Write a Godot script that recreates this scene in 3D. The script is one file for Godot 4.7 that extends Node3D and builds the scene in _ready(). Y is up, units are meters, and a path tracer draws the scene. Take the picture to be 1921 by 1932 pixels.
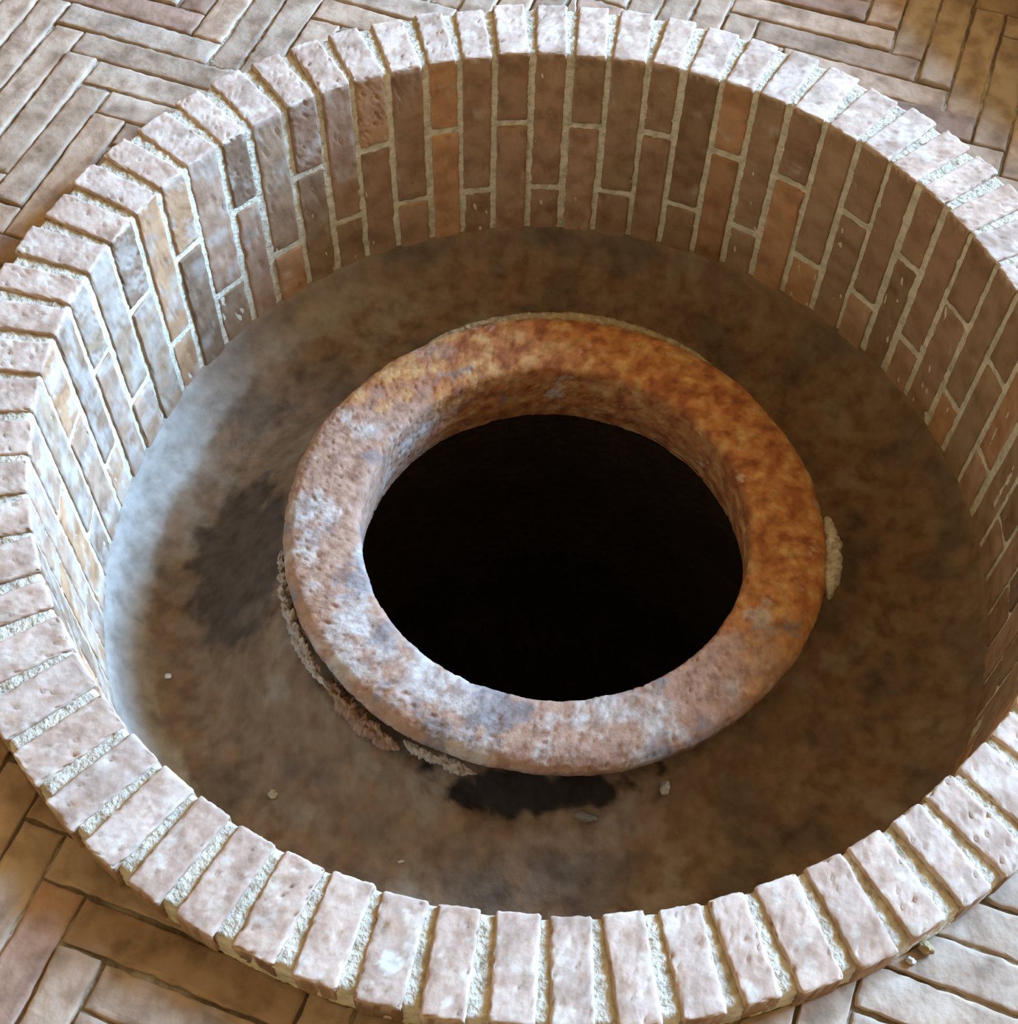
extends Node3D

const PX_W := 1921.0
const PX_H := 1932.0
const R_IN := 0.64          # inner edge of the brick rim
const R_OUT := 0.752        # outer edge of the brick rim
const FLOOR_Y := -0.052     # rim top is y = 0
const LIGHT_AZ := 27.0      # degrees: where the window stands, seen from the well

# joints between the upright bricks, degrees round the rim (0 = +x, 90 = far side)
var joints := [18.2, 23.2, 28.6, 33.4, 38.0, 42.9, 47.9, 53.1, 58.4, 63.2, 68.0, 73.1, 77.9, 83.2, 88.3, 93.3, 98.3, 103.0, 107.7, 112.9, 118.0, 122.9, 127.8, 133.2, 137.7, 143.4, 148.2, 153.2, 158.3, 163.7, 168.5, 173.4, 178.7, 184.0, 189.5, 194.4, 199.5, 204.8, 209.2, 214.4, 219.6, 224.9, 229.9, 234.7, 239.4, 244.5, 249.6, 254.6, 259.7, 264.7, 269.7, 274.4, 279.2, 284.1, 288.6, 293.6, 298.4, 303.2, 307.7, 312.3, 317.4, 321.9]

var rng := RandomNumberGenerator.new()
var n_fine := FastNoiseLite.new()
var n_mid := FastNoiseLite.new()
var n_big := FastNoiseLite.new()
var n_cell := FastNoiseLite.new()
var M := {}


# ---------------------------------------------------------------- helpers
func noise(n: FastNoiseLite, s: int, f: float, oct := 3) -> void:
	n.seed = s
	n.noise_type = FastNoiseLite.TYPE_SIMPLEX_SMOOTH
	n.frequency = f
	n.fractal_type = FastNoiseLite.FRACTAL_FBM
	n.fractal_octaves = oct


func tag(o: Node, label: String, category := "", group := "", kind := "") -> void:
	if label:
		o.set_meta("label", label)
	if category:
		o.set_meta("category", category)
	if group:
		o.set_meta("group", group)
	if kind:
		o.set_meta("kind", kind)


func put(called: String, mesh: Mesh, mat: Material, parent: Node, xf := Transform3D()) -> MeshInstance3D:
	var o := MeshInstance3D.new()
	o.name = called
	o.mesh = mesh
	o.material_override = mat
	o.transform = xf
	o.cast_shadow = GeometryInstance3D.SHADOW_CASTING_SETTING_ON
	parent.add_child(o, true)
	return o


func thing(called: String, at := Vector3.ZERO) -> Node3D:
	var o := Node3D.new()
	o.name = called
	o.position = at
	add_child(o, true)
	return o


func noise_tex(sd: int, f: float, stops: Array, size := 512, oct := 5, normal := false, bump := 4.0) -> NoiseTexture2D:
	var n := FastNoiseLite.new()
	noise(n, sd, f, oct)
	var t := NoiseTexture2D.new()
	t.width = size
	t.height = size
	t.seamless = true
	t.generate_mipmaps = false
	t.noise = n
	if normal:
		t.as_normal_map = true
		t.bump_strength = bump
	else:
		var g := Gradient.new()
		g.offsets = PackedFloat32Array(stops.map(func(s): return s[0]))
		g.colors = PackedColorArray(stops.map(func(s): return s[1]))
		t.color_ramp = g
	return t


func masonry(sd: int, stops: Array, reps: float, rough: float, bump: float, spec := 0.3) -> StandardMaterial3D:
	var m := StandardMaterial3D.new()
	m.vertex_color_use_as_albedo = true
	m.albedo_texture = noise_tex(sd, 0.012, stops)
	m.uv1_triplanar = true
	m.uv1_world_triplanar = true
	m.uv1_scale = Vector3.ONE * reps
	m.roughness = rough
	m.metallic_specular = spec
	m.normal_enabled = true
	m.normal_texture = noise_tex(sd + 50, 0.03, [], 512, 5, true, bump)
	m.normal_scale = 1.0
	return m


func lin(r: float, g: float, b: float) -> Color:
	return Color(r, g, b)


func ring_point(deg: float, r: float, y: float) -> Vector3:
	var a := deg_to_rad(deg)
	return Vector3(r * cos(a), y, -r * sin(a))


# turned shape: f(angle in degrees, index along the profile) gives [position, colour]; the profile runs so that its left side is outside
func lathe(profile: Array, steps: int, f: Callable, from := 0.0, to := 360.0) -> ArrayMesh:
	var st := SurfaceTool.new()
	st.begin(Mesh.PRIMITIVE_TRIANGLES)
	st.set_smooth_group(0)
	var m := profile.size()
	for i in steps + 1:
		var deg := lerpf(from, to, float(i) / steps)
		if is_equal_approx(to - from, 360.0) and i == steps:
			deg = from
		for j in m:
			var q: Array = f.call(deg, profile[j])
			st.set_color(q[1])
			st.add_vertex(q[0])
	for i in steps:
		for j in m - 1:
			var a := i * m + j
			var b := a + m
			for k in [a, b, a + 1, a + 1, b, b + 1]:
				st.add_index(k)
	st.generate_normals()
	return st.commit()


func resample(pts: Array, step: float) -> Array:
	var out := []
	for i in pts.size() - 1:
		var p: Vector2 = pts[i]
		var q: Vector2 = pts[i + 1]
		var n := maxi(1, ceili(p.distance_to(q) / step))
		for k in n:
			out.append(p.lerp(q, float(k) / n))
	out.append(pts[-1])
	return out


func ticks(half: float, rad: float, n: int) -> PackedFloat32Array:
	var t := PackedFloat32Array([-half, -half + rad * 0.22, -half + rad * 0.55])
	for i in n + 1:
		t.append(lerpf(-half + rad, half - rad, float(i) / n))
	t.append_array([half - rad * 0.55, half - rad * 0.22, half])
	return t


# a worn hand-made brick: a box with rounded, wandering edges. paint(local position, normal, noise offset) gives the colour
func worn_brick(size: Vector3, rad: float, segs: Vector3i, wob: float, off: Vector3, paint: Callable) -> ArrayMesh:
	var st := SurfaceTool.new()
	st.begin(Mesh.PRIMITIVE_TRIANGLES)
	st.set_smooth_group(0)
	var h := size * 0.5
	var t := [ticks(h.x, rad, segs.x), ticks(h.y, rad, segs.y), ticks(h.z, rad, segs.z)]
	var inner := h - Vector3.ONE * rad
	var base := 0
	for ax in 3:
		var u := (ax + 1) % 3
		var v := (ax + 2) % 3
		for sgn in [-1.0, 1.0]:
			var tu: PackedFloat32Array = t[u]
			var tv: PackedFloat32Array = t[v]
			for i in tu.size():
				for j in tv.size():
					var p := Vector3.ZERO
					p[ax] = sgn * h[ax]
					p[u] = tu[i]
					p[v] = tv[j]
					var c := p.clamp(-inner, inner)
					var n := (p - c).normalized()
					var w := p + off
					var edge := 1.0 if (absf(n.x) < 0.98 and absf(n.y) < 0.98 and absf(n.z) < 0.98) else 0.25
					var d := wob * edge * n_mid.get_noise_3dv(w * 55.0) + wob * 0.35 * n_fine.get_noise_3dv(w * 230.0)
					var pit := n_cell.get_noise_3dv(w * 95.0)
					if pit > 0.66:
						d -= (pit - 0.66) * wob * 6.0
					p = c + n * (rad + d)
					st.set_color(paint.call(p, n, off))
					st.add_vertex(p)
			var nv := tv.size()
			for i in tu.size() - 1:
				for j in nv - 1:
					var a := base + i * nv + j
					var b := a + nv
					var quad := [a, a + 1, b, b, a + 1, b + 1] if sgn > 0 else [a, b, a + 1, a + 1, b, b + 1]
					for k in quad:
						st.add_index(k)
			base += tu.size() * nv
	st.generate_normals()
	return st.commit()


# a paving brick from its outline (x, z): bevelled rim, rough edge, sunk sides
func paver(st: SurfaceTool, outline: PackedVector2Array, y: float, tilt: Vector2, bevel: float, depth: float, col: Color, sd: float, jit := 0.0018, dense := 0.012, cut := false) -> void:
	var o := PackedVector2Array()
	var n0 := outline.size()
	for i in n0:
		var p := outline[i]
		var q := outline[(i + 1) % n0]
		var k := maxi(1, roundi(p.distance_to(q) / dense))
		for s in k:
			o.append(p.lerp(q, float(s) / k))
	var n := o.size()
	var area := 0.0
	for i in n:
		area += o[i].cross(o[(i + 1) % n])
	if area < 0.0:
		o.reverse()
	var mid := Vector2.ZERO
	for p in o:
		mid += p / n
	var inn := PackedVector2Array()
	for i in n:
		var e := (o[(i + 1) % n] - o[(i - 1 + n) % n]).normalized()
		inn.append(Vector2(-e.y, e.x))
	for i in n:
		var w := Vector3(o[i].x, sd, o[i].y)
		o[i] += inn[i] * (jit * 1.3 * n_mid.get_noise_3dv(w * 60.0) + jit * 0.7 * n_fine.get_noise_3dv(w * 260.0))
	var per := 0.0
	for i in n:
		per += o[i].distance_to(o[(i + 1) % n])
	bevel = minf(bevel, absf(area) / per * 0.13)
	var layers := [[bevel * 2.6, 0.0], [bevel * 1.1, -bevel * 0.12], [bevel * 0.35, -bevel * 0.5], [0.0, -bevel * 1.3], [0.0, -depth]]
	st.set_smooth_group(0)
	var rings := []
	for L in layers:
		var ring := PackedVector3Array()
		for i in n:
			var p: Vector2 = o[i] + inn[i] * L[0]
			if cut:
				p = o[i].lerp(mid, minf(0.5, L[0] / maxf(0.004, o[i].distance_to(mid))))
			var h: float = y + L[1] + (p - mid).dot(tilt) + 0.0006 * n_mid.get_noise_3dv(Vector3(p.x, sd, p.y) * 45.0)
			ring.append(Vector3(p.x, h, p.y))
		rings.append(ring)
	var tone := func(v: Vector3) -> Color:
		var k := 1.0 + 0.30 * n_mid.get_noise_3dv(Vector3(v.x, sd, v.z) * 24.0)
		return Color(col.r * k, col.g * k, col.b * k)
	var flat := PackedVector2Array()
	for v in rings[0]:
		flat.append(Vector2(v.x, v.z))
	var tri := Geometry2D.triangulate_polygon(flat)
	if tri.is_empty():          # a thin cut piece: fan from its middle corner
		for i in range(1, n - 1):
			tri.append_array(PackedInt32Array([0, i, i + 1]))
	for i in range(0, tri.size(), 3):
		var a: Vector3 = rings[0][tri[i]]
		var b: Vector3 = rings[0][tri[i + 1]]
		var c: Vector3 = rings[0][tri[i + 2]]
		if (b - a).cross(c - a).y > 0.0:
			var s := b
			b = c
			c = s
		for v in [a, b, c]:
			st.set_color(tone.call(v))
			st.add_vertex(v)
	for l in rings.size() - 1:
		for i in n:
			var k := (i + 1) % n
			var a: Vector3 = rings[l][i]
			var b: Vector3 = rings[l][k]
			var c: Vector3 = rings[l + 1][i]
			var d: Vector3 = rings[l + 1][k]
			for v in [a, c, b, b, c, d]:
				st.set_color(tone.call(v))
				st.add_vertex(v)


func slab(st: SurfaceTool, a: Vector3, b: Vector3, col: Color) -> void:
	var lo := Vector3(minf(a.x, b.x), minf(a.y, b.y), minf(a.z, b.z))
	var hi := Vector3(maxf(a.x, b.x), maxf(a.y, b.y), maxf(a.z, b.z))
	var m := BoxMesh.new()
	m.size = hi - lo
	var arr := m.get_mesh_arrays()
	var verts: PackedVector3Array = arr[Mesh.ARRAY_VERTEX]
	st.set_smooth_group(-1)
	for i in arr[Mesh.ARRAY_INDEX]:
		st.set_color(col)
		st.add_vertex(verts[i] + (lo + hi) * 0.5)


# a lump of mortar or crust that clings along an arc
func arc_lump(d0: float, d1: float, r: float, y: float, wide: float, high: float, rough: float, sd: float, col: Color) -> ArrayMesh:
	var prof := []
	for k in 25:
		prof.append(float(k) / 24.0)
	return lathe(prof, maxi(16, int((d1 - d0) * 5.0)), func(deg, t):
		var s: float = (deg - d0) / (d1 - d0)
		var env := pow(maxf(0.0, sin(PI * clampf(s, 0.0, 1.0))), 0.5)
		var an: float = TAU * t
		var p0 := ring_point(deg, r + cos(an) * wide, y + sin(an) * high) + Vector3(0, sd, 0)
		var k := (1.0 + rough * n_mid.get_noise_3dv(p0 * 42.0) + rough * 0.5 * n_fine.get_noise_3dv(p0 * 170.0)) * maxf(env, 0.02)
		var p := ring_point(deg, r + cos(an) * wide * k, y + sin(an) * high * k)
		var v := 1.0 + 0.35 * n_mid.get_noise_3dv((p + Vector3(0, sd, 0)) * 90.0)
		return [p, Color(col.r * v, col.g * v, col.b * v)], d0, d1)


func crumb(size: Vector3, sd: float, col: Color) -> ArrayMesh:
	var prof := []
	for k in 13:
		prof.append(PI * float(k) / 12.0)
	return lathe(prof, 20, func(deg, t):
		var d := Vector3(sin(t) * cos(deg_to_rad(deg)), cos(t), -sin(t) * sin(deg_to_rad(deg)))
		var k := 1.0 + 0.5 * n_mid.get_noise_3dv(d * 1.1 + Vector3(sd, 0, 0)) + 0.15 * n_fine.get_noise_3dv(d * 3.0 + Vector3(sd, 0, 0))
		var v := 1.0 + 0.3 * n_mid.get_noise_3dv(d * 2.0 + Vector3(0, sd, 0))
		return [d * size * 0.5 * k + Vector3(0, size.y * 0.45, 0), Color(col.r * v, col.g * v, col.b * v)])


# how high the plaster basin stands at a place
func basin_y(deg: float, r: float) -> float:
	var away := wrapf(deg - 190.0, -180.0, 180.0)
	var side := exp(-pow(away / 52.0, 2.0))
	var t := clampf((r - 0.38) / 0.26, 0.0, 1.0)
	var bowl := lerpf(-0.378, -0.392, t) - 0.040 * sin(PI * pow(t, 0.85)) + 0.02 * smoothstep(0.92, 1.0, t)
	var deep := lerpf(-0.385, -0.425, t) - 0.088 * pow(sin(PI * pow(t, 1.28)), 0.9) + 0.01 * smoothstep(0.92, 1.0, t)
	var y := lerpf(bowl, deep, side)
	# broken hollow below the front of the clay ring
	var hd := wrapf(deg - 262.0, -180.0, 180.0)
	y -= 0.028 * exp(-pow(hd / 13.0, 2.0) - pow((r - 0.38) / 0.022, 2.0))
	return y


func _ready() -> void:
	# ------------------------------------------------------------ camera, sky, daylight, exposure
	var cam := Camera3D.new()
	cam.name = "camera"
	add_child(cam)
	var el := 1.00696407
	var roll := 0.0309084783
	var fwd := -Vector3(0, sin(el), cos(el))
	var right := Vector3.RIGHT
	var up := right.cross(fwd)
	var r2 := right * cos(roll) + up * sin(roll)
	var u2 := up * cos(roll) - right * sin(roll)
	cam.transform = Transform3D(Basis(r2, u2, -fwd), Vector3(-0.05206, 0, 0.16489) - fwd * 1.68509)
	cam.fov = rad_to_deg(2.0 * atan(PX_H / 2.0 / 2694.6415))
	cam.near = 0.05
	cam.current = true

	var env := Environment.new()
	env.background_mode = Environment.BG_SKY
	var sky := Sky.new()
	var sm := ProceduralSkyMaterial.new()
	sm.sky_top_color = Color(0.55, 0.68, 0.88)
	sm.sky_horizon_color = Color(0.86, 0.91, 0.97)
	sm.ground_bottom_color = Color(0.42, 0.38, 0.33)
	sm.ground_horizon_color = Color(0.62, 0.60, 0.56)
	sm.sky_energy_multiplier = 4.0
	sm.ground_energy_multiplier = 2.0
	sky.sky_material = sm
	env.sky = sky
	env.tonemap_mode = Environment.TONE_MAPPER_LINEAR
	env.tonemap_exposure = 1.0
	env.sdfgi_enabled = true
	env.ssao_enabled = true
	env.ssil_enabled = true
	var we := WorldEnvironment.new()
	we.name = "surroundings"
	we.environment = env
	add_child(we)

	var az := deg_to_rad(LIGHT_AZ)
	var A := Vector3(cos(az), 0, -sin(az))          # from the well towards the window
	var B := Vector3(-sin(az), 0, -cos(az))         # along the window wall, to the far left
	var room := Transform3D(Basis(A, Vector3.UP, A.cross(Vector3.UP)), Vector3.ZERO)   # local x = A, local z = -B
	var key := AreaLight3D.new()
	key.name = "window_daylight"
	key.area_size = Vector2(3.6, 3.6)
	key.light_color = Color(0.58, 0.785, 1.0)
	key.light_energy = 645.0
	key.area_range = 25.0
	key.area_attenuation = 2.0
	key.shadow_enabled = true
	add_child(key)
	key.transform = Transform3D(Basis.looking_at(-A, Vector3.UP), A * 8.97 + Vector3(0, 4.2, 0))

	# ------------------------------------------------------------ noise and materials
	rng.seed = 4711
	noise(n_mid, 11, 1.0, 3)
	noise(n_fine, 12, 1.0, 2)
	noise(n_big, 13, 1.0, 4)
	n_cell.seed = 14
	n_cell.noise_type = FastNoiseLite.TYPE_SIMPLEX
	n_cell.frequency = 1.0
	n_cell.fractal_type = FastNoiseLite.FRACTAL_NONE
	M.brick = masonry(21, [[0.0, Color(0.78, 0.74, 0.70)], [0.4, Color(0.92, 0.89, 0.87)], [0.6, Color(0.98, 0.97, 0.96)], [1.0, Color(1.0, 1.0, 1.0)]], 3.1, 0.9, 1.3, 0.18)
	M.paver = masonry(23, [[0.0, Color(0.70, 0.66, 0.62)], [0.42, Color(0.90, 0.86, 0.83)], [0.6, Color(0.97, 0.95, 0.94)], [1.0, Color(1.0, 1.0, 1.0)]], 2.7, 0.8, 1.6, 0.4)
	M.mortar = masonry(25, [[0.0, Color(0.72, 0.70, 0.66)], [0.5, Color(0.93, 0.92, 0.9)], [1.0, Color(1, 1, 1)]], 9.0, 0.95, 7.0, 0.2)
	M.plaster = masonry(27, [[0.0, Color(0.70, 0.66, 0.62)], [0.5, Color(0.92, 0.9, 0.88)], [1.0, Color(1, 1, 1)]], 3.7, 0.9, 2.5, 0.25)
	M.clay = masonry(29, [[0.0, Color(0.72, 0.66, 0.62)], [0.5, Color(0.92, 0.9, 0.88)], [1.0, Color(1, 1, 1)]], 6.0, 0.88, 2.4, 0.3)
	M.wall = masonry(31, [[0.0, Color(0.88, 0.86, 0.84)], [1.0, Color(1, 1, 1)]], 1.3, 0.95, 1.0, 0.2)

	build_room(room)
	build_floor()
	build_curb()
	build_collar()
	build_bits()


# ---------------------------------------------------------------- the room round the well
func build_room(room: Transform3D) -> void:
	var cream := lin(0.46, 0.245, 0.09)
	var x0 := -3.2
	var x1 := 9.0
	var z0 := -3.2
	var z1 := 3.2
	var top := 6.6
	var th := 0.35
	var lo := -2.4
	var parts := {}
	parts["wall_right"] = [[Vector3(x1, lo, z0 - th), Vector3(x1 + th, 2.4, z1 + th)], [Vector3(x1, 6.0, z0 - th), Vector3(x1 + th, top, z1 + th)], [Vector3(x1, 2.4, z0 - th), Vector3(x1 + th, 6.0, -1.8)], [Vector3(x1, 2.4, 1.8), Vector3(x1 + th, 6.0, z1 + th)]]
	parts["wall_left"] = [[Vector3(x0 - th, lo, z0 - th), Vector3(x0, top, z1 + th)]]
	parts["wall_back"] = [[Vector3(x0, lo, z0 - th), Vector3(x1, top, z0)]]
	parts["wall_front"] = [[Vector3(x0, lo, z1), Vector3(x1, top, z1 + th)]]
	parts["ceiling"] = [[Vector3(x0 - th, top, z0 - th), Vector3(x1 + th, top + 0.3, z1 + th)]]
	parts["blocker_step_1"] = [[Vector3(1.12, lo, z0), Vector3(x1, FLOOR_Y + 0.19, z1)]]  # unseen step, added to block window light from the upper right floor
	var says := {"wall_right": "brown plastered wall with the window that lights the well", "wall_left": "blank brown plastered wall facing the window", "wall_back": "brown plastered wall beyond the well", "wall_front": "brown plastered wall on the near side of the well", "ceiling": "brown plastered ceiling over the well", "blocker_step_1": "unseen step added to shade the upper right floor"}
	for k in parts:
		var st := SurfaceTool.new()
		st.begin(Mesh.PRIMITIVE_TRIANGLES)
		for b in parts[k]:
			slab(st, b[0], b[1], cream)
		st.generate_normals()
		tag(put(k, st.commit(), M.wall, self, room), says[k], k.get_slice("_", 0), "", "structure")


# ---------------------------------------------------------------- herringbone floor
func build_floor() -> void:
	var fl := thing("floor")
	tag(fl, "herringbone floor of narrow worn bricks laid on edge around the well", "floor", "", "structure")
	# bed of earth and mortar, with the hole of the well
	var prof := resample([Vector2(5.5, FLOOR_Y - 0.005), Vector2(1.3, FLOOR_Y - 0.005)], 0.3) + resample([Vector2(1.29, FLOOR_Y - 0.005), Vector2(0.735, FLOOR_Y - 0.005)], 0.008)
	var bed := lathe(prof, 540, func(deg, p):
		var q := ring_point(deg, p.x, p.y)
		q.y += 0.0022 * n_mid.get_noise_3dv(q * 60.0) + 0.0012 * n_fine.get_noise_3dv(q * 200.0)
		var v := n_mid.get_noise_3dv(q * 9.0)
		var c := lin(0.20, 0.15, 0.105).lerp(lin(0.44, 0.39, 0.32), smoothstep(-0.15, 0.35, v))
		return [q, c])
	put("mortar_bed", bed, M.mortar, fl)
	var W := 0.0517
	var U := Vector2(0.9455, 0.3256)
	var V := Vector2(-0.3256, 0.9455)
	var big := 6.0
	var regions := [
		[PackedVector2Array([Vector2(-big, -big), Vector2(0.03, -big), Vector2(0.03, big), Vector2(-big, big)]), 0.0, 0.0],
		[PackedVector2Array([Vector2(0.03, -big), Vector2(big, -big), Vector2(big, 0), Vector2(0.03, 0)]), -0.1706, 0.0],
		[PackedVector2Array([Vector2(0.03, 0), Vector2(big, 0), Vector2(big, big), Vector2(0.03, big)]), 0.0, 0.035]]
	var circle := PackedVector2Array()
	for i in 180:
		circle.append(Vector2(cos(TAU * i / 180.0), sin(TAU * i / 180.0)) * 0.7495)
	var far := SurfaceTool.new()
	far.begin(Mesh.PRIMITIVE_TRIANGLES)
	var pieces := []
	for rg in regions:
		for j in range(-60, 80):
			for i in range(-80, 100):
				var m := posmod(i - j, 10)
				var horiz := m == 0                      # first cell of a brick lying along U
				var vert := posmod(i - j, 10) == 9       # top cell of a brick lying along V (cells i, j .. j + 4)
				if not horiz and not vert:
					continue
				var o := Vector2(-0.925 + i * W + rg[1], -0.447 + j * W + rg[2])
				var sz := Vector2(5 * W, W) if horiz else Vector2(W, 5 * W)
				var c := o + sz * 0.5
				var cw := U * c.x + V * c.y
				if cw.length() > 2.9 or not (rg[0][0].x - 0.2 < cw.x and cw.x < rg[0][2].x + 0.2):
					continue
				pieces.append([rg[0], o, sz, cw])
	for pc in pieces:
		var o: Vector2 = pc[1]
		var sz: Vector2 = pc[2]
		var cw: Vector2 = pc[3]
		var h := rng.randf_range(0.0014, 0.0025)
		var sk := rng.randf_range(-0.006, 0.006)
		var quad := PackedVector2Array()
		for k in [Vector2(h, h), Vector2(sz.x - h, h), Vector2(sz.x - h, sz.y - h), Vector2(h, sz.y - h)]:
			var q: Vector2 = o + sz * 0.5 + (k - sz * 0.5).rotated(sk) + Vector2(rng.randf_range(-0.001, 0.001), rng.randf_range(-0.001, 0.001))
			quad.append(U * q.x + V * q.y)
		var y := FLOOR_Y + rng.randf_range(-0.0018, 0.0018)
		var tilt := Vector2(rng.randf_range(-0.022, 0.022), rng.randf_range(-0.022, 0.022))
		var pick := rng.randf()
		var v := rng.randf_range(0.82, 1.15)
		var col := lin(0.39, 0.27, 0.18).lerp(lin(0.43, 0.335, 0.25), pick)
		if rng.randf() < 0.15:
			col = lin(0.33, 0.21, 0.145)
		col = Color(col.r * v, col.g * v, col.b * v)
		for cut in Geometry2D.intersect_polygons(quad, pc[0]):
			for piece in Geometry2D.clip_polygons(cut, circle) if cw.length() < 0.95 else [cut]:
				var ar := 0.0
				for k in piece.size():
					ar += piece[k].cross(piece[(k + 1) % piece.size()]) * 0.5
				if absf(ar) < 6.0e-5:
					continue
				# shown by the photograph, or just outside it
				var near := cw.length() < 1.34 and cw.y > -1.08 and cw.y < 0.98 and cw.x > -1.14 and cw.x < 0.98
				if near:
					var st := SurfaceTool.new()
					st.begin(Mesh.PRIMITIVE_TRIANGLES)
					paver(st, piece, y, tilt, 0.0026, 0.03, col, rng.randf() * 50.0, 0.0018, 0.010, piece.size() > 4)
					st.generate_normals()
					st.index()
					put("brick", st.commit(), M.paver, fl)
				else:
					paver(far, piece, y, tilt, 0.0026, 0.02, col, rng.randf() * 50.0, 0.0, 0.3)
	far.generate_normals()
	far.index()
	tag(put("outer_bricks", far.commit(), M.paver, fl), "", "", "", "stuff")


# ---------------------------------------------------------------- raised brick surround with its lining and plaster basin
func build_curb() -> void:
	var curb := thing("well_curb")
	tag(curb, "round sunken well of upright bricks with a pale raised rim and brown plaster basin", "well")
	var list: Array = joints.duplicate()
	for k in range(1, 11):
		list.append(321.9 + k * 56.3 / 11.0)
	var cream := lin(0.74, 0.68, 0.55)
	# mortar: the lining face, the top between the bricks, the outer foot
	var prof := resample([Vector2(0.646, -0.52), Vector2(0.6429, -0.40), Vector2(0.6429, -0.010), Vector2(0.645, -0.0048)], 0.007) + resample([Vector2(0.650, -0.0042), Vector2(0.744, -0.0052)], 0.004) + resample([Vector2(0.7475, -0.012), Vector2(0.7505, -0.06)], 0.006)
	var core := lathe(prof, 1080, func(deg, p):
		var q := ring_point(deg, p.x, p.y)
		var d := 0.0016 * n_mid.get_noise_3dv(q * 60.0) + 0.0013 * n_fine.get_noise_3dv(q * 220.0)
		if p.y > -0.0085:
			q.y += 1.3 * d
		else:
			q += (q - Vector3(0, q.y, 0)).normalized() * d * (-0.5 if p.x < 0.7 else 1.0)
		var v := 1.0 + 0.25 * n_mid.get_noise_3dv(q * 25.0)
		var tone := lin(0.58, 0.515, 0.42) if p.y > -0.0085 else cream   # darker joints in the rim, paler ones in the lining
		return [q, Color(tone.r * v, tone.g * v, tone.b * v)])
	put("mortar", core, M.mortar, curb)
	for i in list.size():
		var d0: float = list[i]
		var d1: float = list[(i + 1) % list.size()] + (360.0 if i == list.size() - 1 else 0.0)
		var mid := (d0 + d1) * 0.5
		var short := i % 2 == 1
		var away := wrapf(mid - 185.0, -180.0, 180.0)
		var drop := 0.014 * exp(-pow(away / 30.0, 2.0))
		var cut := (0.1375 if short else 0.2725) + drop * (0.8 if short else 2.0) + rng.randf_range(-0.003, 0.003)
		var wide := deg_to_rad(d1 - d0) * R_IN - rng.randf_range(0.0075, 0.0105)
		var joint := rng.randf_range(0.0095, 0.0125)
		var seen_in := mid > 5.0 and mid < 235.0
		var in_frame := mid < 335.0
		# upright brick: its end is the rim, its face the lining
		var top := rng.randf_range(-0.0012, 0.0018)
		var tall := cut - joint * 0.5 + top
		var deep := R_OUT - R_IN + rng.randf_range(-0.004, 0.003)
		var rr := R_IN + rng.randf_range(-0.0012, 0.0008)
		var dir := ring_point(mid + rng.randf_range(-0.12, 0.12), 1.0, 0.0)
		var zin := -dir
		var bs := Basis(Vector3.UP.cross(zin), Vector3.UP, zin)
		bs = bs * Basis.from_euler(Vector3(rng.randf_range(-0.007, 0.007), rng.randf_range(-0.03, 0.03), rng.randf_range(-0.008, 0.008)))
		var off := Vector3(i * 3.7, rng.randf() * 9.0, i * 1.3)
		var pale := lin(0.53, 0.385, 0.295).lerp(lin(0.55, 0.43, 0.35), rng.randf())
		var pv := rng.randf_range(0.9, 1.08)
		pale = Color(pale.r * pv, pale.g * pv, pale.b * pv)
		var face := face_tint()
		var half := tall * 0.5
		var filmy := 0.62 * exp(-pow(wrapf(mid - 178.0, -180.0, 180.0) / 48.0, 2.0)) - 0.44  # pale flakes grow denser towards the left of the lining
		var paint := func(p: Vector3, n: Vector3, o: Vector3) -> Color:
			var w := p + o
			var k := 1.0 + 0.13 * n_mid.get_noise_3dv(w * 22.0) + 0.08 * n_fine.get_noise_3dv(w * 120.0)
			var pale_top := half - p.y < 0.0042 + 0.004 * n_mid.get_noise_3dv(w * 70.0)  # paler tone on the top end, with a ragged lower edge
			if pale_top:
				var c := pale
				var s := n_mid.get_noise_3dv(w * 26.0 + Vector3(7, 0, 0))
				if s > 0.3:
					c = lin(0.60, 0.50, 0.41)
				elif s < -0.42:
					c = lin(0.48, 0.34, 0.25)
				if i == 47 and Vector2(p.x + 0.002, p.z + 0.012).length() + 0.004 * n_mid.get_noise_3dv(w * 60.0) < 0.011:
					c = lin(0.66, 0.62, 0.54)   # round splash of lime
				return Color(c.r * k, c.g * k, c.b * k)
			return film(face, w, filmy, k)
		var seg := Vector3i(11, 26 if seen_in else 5, 26) if in_frame else Vector3i(6, 5, 10)
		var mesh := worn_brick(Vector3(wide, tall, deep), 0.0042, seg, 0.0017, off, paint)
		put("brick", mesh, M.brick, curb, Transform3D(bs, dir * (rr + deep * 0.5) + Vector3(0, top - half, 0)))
		# the brick below it
		var y1 := -cut - joint * 0.5
		var y0 := -cut - 0.262
		if y0 > -0.47:
			y0 = -0.40 - drop * 3.0 if false else y0
		var face2 := face_tint()
		var paint2 := func(p: Vector3, _n: Vector3, o: Vector3) -> Color:
			var w := p + o
			var k := 1.0 + 0.20 * n_mid.get_noise_3dv(w * 22.0) + 0.10 * n_fine.get_noise_3dv(w * 120.0)
			return film(face2, w, filmy - 0.08, k)
		var r3 := R_IN + rng.randf_range(-0.0015, 0.0015)
		var m2 := worn_brick(Vector3(wide + rng.randf_range(-0.001, 0.001), y1 - y0, 0.05), 0.0035, Vector3i(8, 18, 3) if seen_in else Vector3i(3, 4, 2), 0.0022, off + Vector3(0, 30, 0), paint2)
		put("brick", m2, M.brick, curb, Transform3D(Basis(Vector3.UP.cross(zin), Vector3.UP, zin), dir * (r3 + 0.025) + Vector3(0, (y0 + y1) * 0.5, 0)))
	# plaster basin
	var line := []
	for k in 76:
		line.append(lerpf(0.656, 0.335, k / 75.0))
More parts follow.
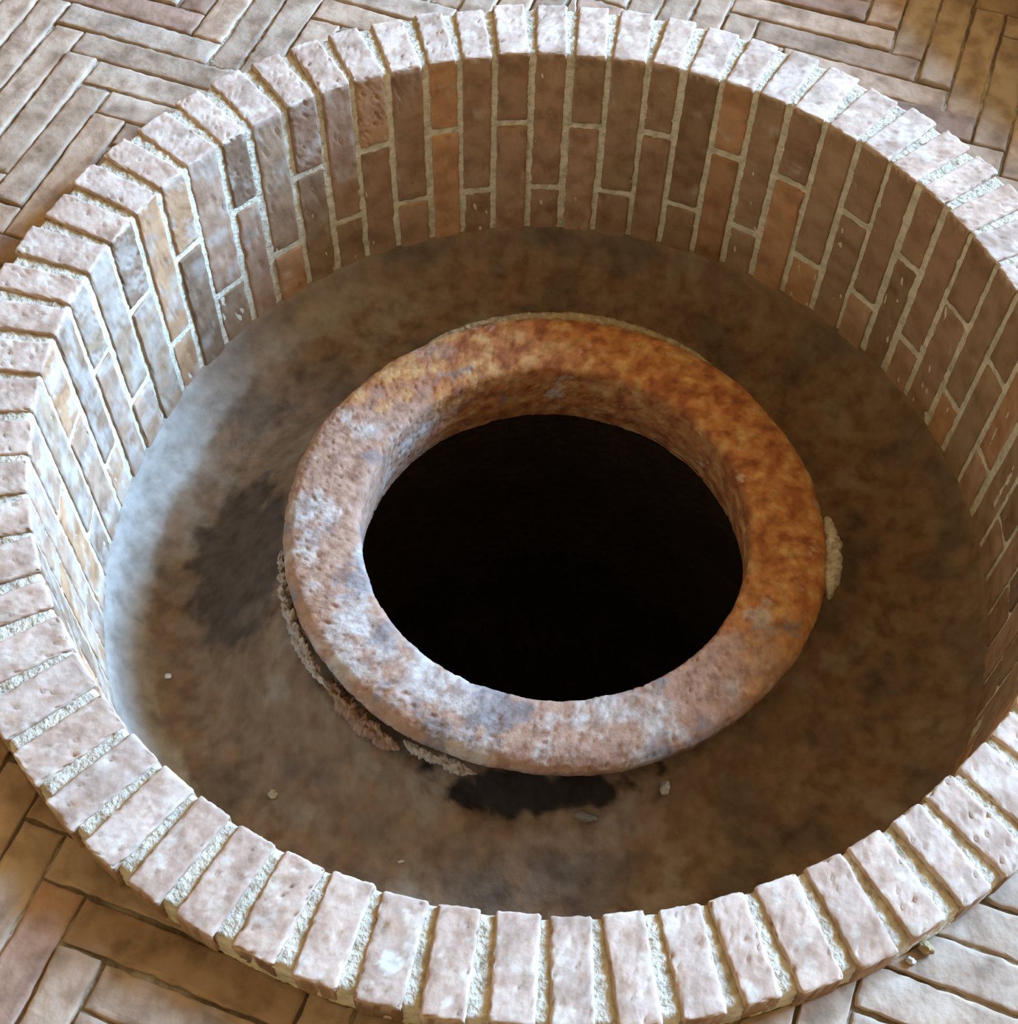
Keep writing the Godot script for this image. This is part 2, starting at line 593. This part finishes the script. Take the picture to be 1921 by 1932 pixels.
	var basin := lathe(line, 540, func(deg, r):
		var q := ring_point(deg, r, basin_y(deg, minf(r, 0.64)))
		if r > 0.63:
			q.y += (r - 0.63) * 0.6
		var swirl := n_mid.get_noise_3d(r * 42.0, deg_to_rad(deg) * 1.2, 3.0)
		q.y += 0.0016 * swirl + 0.0022 * n_mid.get_noise_3dv(q * 14.0) + 0.0007 * n_fine.get_noise_3dv(q * 110.0)
		var a := n_big.get_noise_3dv(q * 6.5)
		var b := n_mid.get_noise_3dv(q * 19.0 + Vector3(9, 0, 0))
		var c := lin(0.25, 0.167, 0.108)
		c = c.lerp(lin(0.265, 0.16, 0.095), smoothstep(0.1, 0.4, b))
		c = c.lerp(lin(0.17, 0.123, 0.088), smoothstep(0.0, 0.45, -a))
		c = c.lerp(lin(0.31, 0.25, 0.19), smoothstep(0.18, 0.5, a) * 0.8)
		# mortar smear along the lining; paler, wider left side paints in the lit crescent
		var band: float = r + 0.016 * n_mid.get_noise_3dv(q * 9.0 + Vector3(0, 4, 0)) + 0.010 * n_fine.get_noise_3dv(q * 45.0)
		var lit_edge := 0.08 + 0.4 * n_big.get_noise_3dv(q * 2.6 + Vector3(5, 0, 2)) + 0.72 * cos(deg_to_rad(deg - 195.0))
		c = c.lerp(lin(0.44, 0.40, 0.35), smoothstep(0.578, 0.600, band) * clampf(lit_edge, 0.12, 0.9))
		# ragged black at the ring front: soot with the overhang shade painted in
		var hd := wrapf(deg - 269.0, -180.0, 180.0) / 25.0
		var soot_and_shade := exp(-hd * hd - pow((r - 0.364) / 0.034, 2.0)) + 0.45 * b
		c = c.lerp(lin(0.035, 0.028, 0.024), smoothstep(0.42, 0.62, soot_and_shade))
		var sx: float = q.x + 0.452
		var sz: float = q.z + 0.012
		var left_patch: float = 1.0 - (sx * sx / (0.098 * 0.098) + sz * sz / (0.165 * 0.165)) + 0.55 * b + 0.5 * a + 0.25 * n_fine.get_noise_3dv(q * 40.0)  # ragged dark patch on the left of the ring
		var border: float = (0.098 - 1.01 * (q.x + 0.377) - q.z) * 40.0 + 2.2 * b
		c = c.lerp(lin(0.085, 0.064, 0.05), smoothstep(0.05, 0.5, minf(left_patch, border)) * 0.85)
		var k := 1.0 + 0.16 * n_fine.get_noise_3dv(q * 60.0)
		return [q, Color(c.r * k, c.g * k, c.b * k)])
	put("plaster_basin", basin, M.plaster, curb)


# brick face with thin pale flakes; more of them where amount is high
func film(base: Color, w: Vector3, amount: float, k: float) -> Color:
	var m := smoothstep(0.0, 0.22, n_mid.get_noise_3dv(w * 16.0 + Vector3(0, 0, 11)) + 0.35 * n_fine.get_noise_3dv(w * 75.0) + amount)
	var c := base.lerp(Color(0.50, 0.44, 0.375), m * 0.5)
	return Color(c.r * k, c.g * k, c.b * k)


func face_tint() -> Color:
	var t := rng.randf()
	var c := lin(0.39, 0.25, 0.165)
	if t < 0.22:
		c = lin(0.46, 0.265, 0.145)
	elif t < 0.45:
		c = lin(0.35, 0.235, 0.15)
	elif t < 0.6:
		c = lin(0.28, 0.18, 0.115)
	var v := rng.randf_range(0.86, 1.14)
	return Color(c.r * v, c.g * v, c.b * v)


# ---------------------------------------------------------------- the clay mouth and the jar under it
func build_collar() -> void:
	var jar := thing("clay_jar", Vector3(0.014, 0, 0))
	tag(jar, "buried terracotta jar with a thick rounded mouth ring around the black hole in the basin", "jar")
	var prof := resample([Vector2(0.285, -0.415), Vector2(0.277, -0.37), Vector2(0.275, -0.33), Vector2(0.275, -0.303), Vector2(0.2765, -0.294), Vector2(0.281, -0.2885), Vector2(0.292, -0.2865), Vector2(0.33, -0.286), Vector2(0.355, -0.287), Vector2(0.37, -0.2895), Vector2(0.380, -0.295), Vector2(0.386, -0.304), Vector2(0.386, -0.313), Vector2(0.381, -0.323), Vector2(0.371, -0.330), Vector2(0.355, -0.338), Vector2(0.348, -0.36), Vector2(0.346, -0.44)], 0.004)
	var ring := lathe(prof, 720, func(deg, p):
		var out := Vector2(p.x - 0.328, p.y + 0.33).normalized()
		var front := pow(maxf(0.0, -sin(deg_to_rad(deg))), 1.5)
		p = Vector2(p.x - front * lerpf(0.007, 0.019, smoothstep(0.30, 0.38, p.x)), p.y)
		var q := ring_point(deg, p.x, p.y)
		var d := 0.0035 * n_mid.get_noise_3dv(q * 7.0) + 0.0016 * n_mid.get_noise_3dv(q * 32.0) + 0.0009 * n_fine.get_noise_3dv(q * 150.0)
		var pit := n_cell.get_noise_3dv(q * 70.0)
		if pit > 0.5:
			d -= (pit - 0.5) * 0.006
		q = ring_point(deg, p.x + out.x * d, p.y + out.y * d)
		var a := n_big.get_noise_3dv(q * 9.0)
		var b := n_mid.get_noise_3dv(q * 26.0)
		var f := n_fine.get_noise_3dv(q * 85.0)
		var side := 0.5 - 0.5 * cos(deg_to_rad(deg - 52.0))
		# bare clay
		var c := lin(0.43, 0.185, 0.07)
		c = c.lerp(lin(0.31, 0.11, 0.045), smoothstep(0.05, 0.35, b))
		c = c.lerp(lin(0.52, 0.30, 0.13), smoothstep(0.1, 0.42, -b))
		# dull pinkish dust over most of the left and front, patchy on the right
		var g := n_big.get_noise_3dv(q * 5.0 + Vector3(3, 8, 1))
		var dust := side * 1.9 - 0.72 + g * 0.9 + b * 0.3
		c = c.lerp(lin(0.40, 0.245, 0.175), smoothstep(0.0, 0.35, dust) * 0.9)
		# lime crust in flakes
		var lime := a * 1.0 + b * 0.45 + f * 0.2 + side * 0.72 - 0.5
		c = c.lerp(lin(0.46, 0.345, 0.28), smoothstep(0.08, 0.26, lime) * 0.9)
		c = c.lerp(lin(0.50, 0.42, 0.365), smoothstep(0.28, 0.56, lime))
		# smoke stains on the left and front
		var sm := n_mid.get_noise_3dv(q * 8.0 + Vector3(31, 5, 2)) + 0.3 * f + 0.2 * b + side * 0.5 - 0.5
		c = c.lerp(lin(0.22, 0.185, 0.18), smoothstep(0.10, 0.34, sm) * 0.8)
		var k := 1.0 + 0.18 * f
		return [q, Color(c.r * k, c.g * k, c.b * k)])
	put("mouth_ring", ring, M.clay, jar)
	# the jar widens under its mouth; it is deep, so that hardly any light comes back out
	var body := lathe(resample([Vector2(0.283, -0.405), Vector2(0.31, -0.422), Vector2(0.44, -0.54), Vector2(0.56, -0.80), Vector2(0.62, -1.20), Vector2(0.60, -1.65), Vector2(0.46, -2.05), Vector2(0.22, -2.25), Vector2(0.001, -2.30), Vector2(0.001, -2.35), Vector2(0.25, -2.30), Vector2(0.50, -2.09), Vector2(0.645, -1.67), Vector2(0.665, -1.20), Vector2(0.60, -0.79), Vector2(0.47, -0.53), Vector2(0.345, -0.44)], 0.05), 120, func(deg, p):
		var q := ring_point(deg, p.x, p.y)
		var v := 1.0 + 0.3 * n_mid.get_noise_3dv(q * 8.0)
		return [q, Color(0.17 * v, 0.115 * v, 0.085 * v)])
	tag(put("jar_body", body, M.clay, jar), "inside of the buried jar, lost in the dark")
	var lime := lin(0.50, 0.43, 0.36)
	tag(put("mortar_patch", arc_lump(-14.0, 6.0, 0.393, -0.312, 0.014, 0.02, 0.35, 3.0, lime), M.mortar, jar), "pale lump of lime mortar on the right of the ring")
	tag(put("mortar_patch", arc_lump(52.0, 121.0, 0.387, -0.306, 0.012, 0.014, 0.3, 6.0, lin(0.34, 0.26, 0.17)), M.mortar, jar), "thin ledge of mortar behind the ring")
	tag(put("crust", arc_lump(184.0, 219.0, 0.389, -0.334, 0.0075, 0.02, 1.2, 9.0, lin(0.46, 0.37, 0.31)), M.mortar, jar), "cracked pale crust peeling off the left of the ring")
	put("crust", arc_lump(216.0, 238.0, 0.380, -0.35, 0.012, 0.018, 1.0, 12.0, lin(0.36, 0.21, 0.14)), M.mortar, jar)
	put("crust", arc_lump(238.0, 255.0, 0.371, -0.336, 0.007, 0.008, 1.3, 15.0, lin(0.44, 0.36, 0.30)), M.mortar, jar)


# ---------------------------------------------------------------- crumbs
func build_bits() -> void:
	var spots := [
		["pebble", Vector3(0.389, FLOOR_Y + 0.001, 0.649), Vector3(0.012, 0.011, 0.017), lin(0.40, 0.30, 0.17), "tan pebble on the floor by the lower right rim, the larger of two", "pebble"],
		["pebble", Vector3(0.373, FLOOR_Y + 0.001, 0.662), Vector3(0.010, 0.006, 0.008), lin(0.62, 0.57, 0.53), "small whitish pebble on the floor by the lower right rim", "pebble"],
		["mortar_crumb", Vector3(0.168, 0, 0.352), Vector3(0.02, 0.013, 0.013), lin(0.52, 0.46, 0.36), "pale mortar crumb on the basin at the front of the clay ring", "crumb"],
		["mortar_crumb", Vector3(0.06, 0, 0.392), Vector3(0.03, 0.010, 0.012), lin(0.20, 0.17, 0.13), "dark flat crumb at the black front of the clay ring", "crumb"],
		["mortar_crumb", Vector3(-0.367, 0, 0.346), Vector3(0.012, 0.006, 0.015), lin(0.48, 0.37, 0.25), "buff crumb lying alone on the lower left of the basin", "crumb"],
		["lime_flake", Vector3(-0.546, 0, 0.159), Vector3(0.010, 0.004, 0.009), lin(0.75, 0.77, 0.8), "white flake at the left edge of the basin below the wall", "flake"],
		["straw_bit", Vector3(-0.181, 0, 0.445), Vector3(0.003, 0.003, 0.011), lin(0.60, 0.52, 0.42), "tiny pale straw bit on the front of the basin", "straw"],
	]
	var sd := 1.0
	for s in spots:
		var at: Vector3 = s[1]
		if at.y == 0.0:
			at.y = basin_y(rad_to_deg(atan2(-at.z, at.x)), Vector2(at.x, at.z).length()) - 0.001
		var o := put(s[0], crumb(s[2], sd, s[3]), M.mortar, self, Transform3D(Basis(Vector3.UP, sd), at))
		tag(o, s[4], s[5])
		sd += 1.7
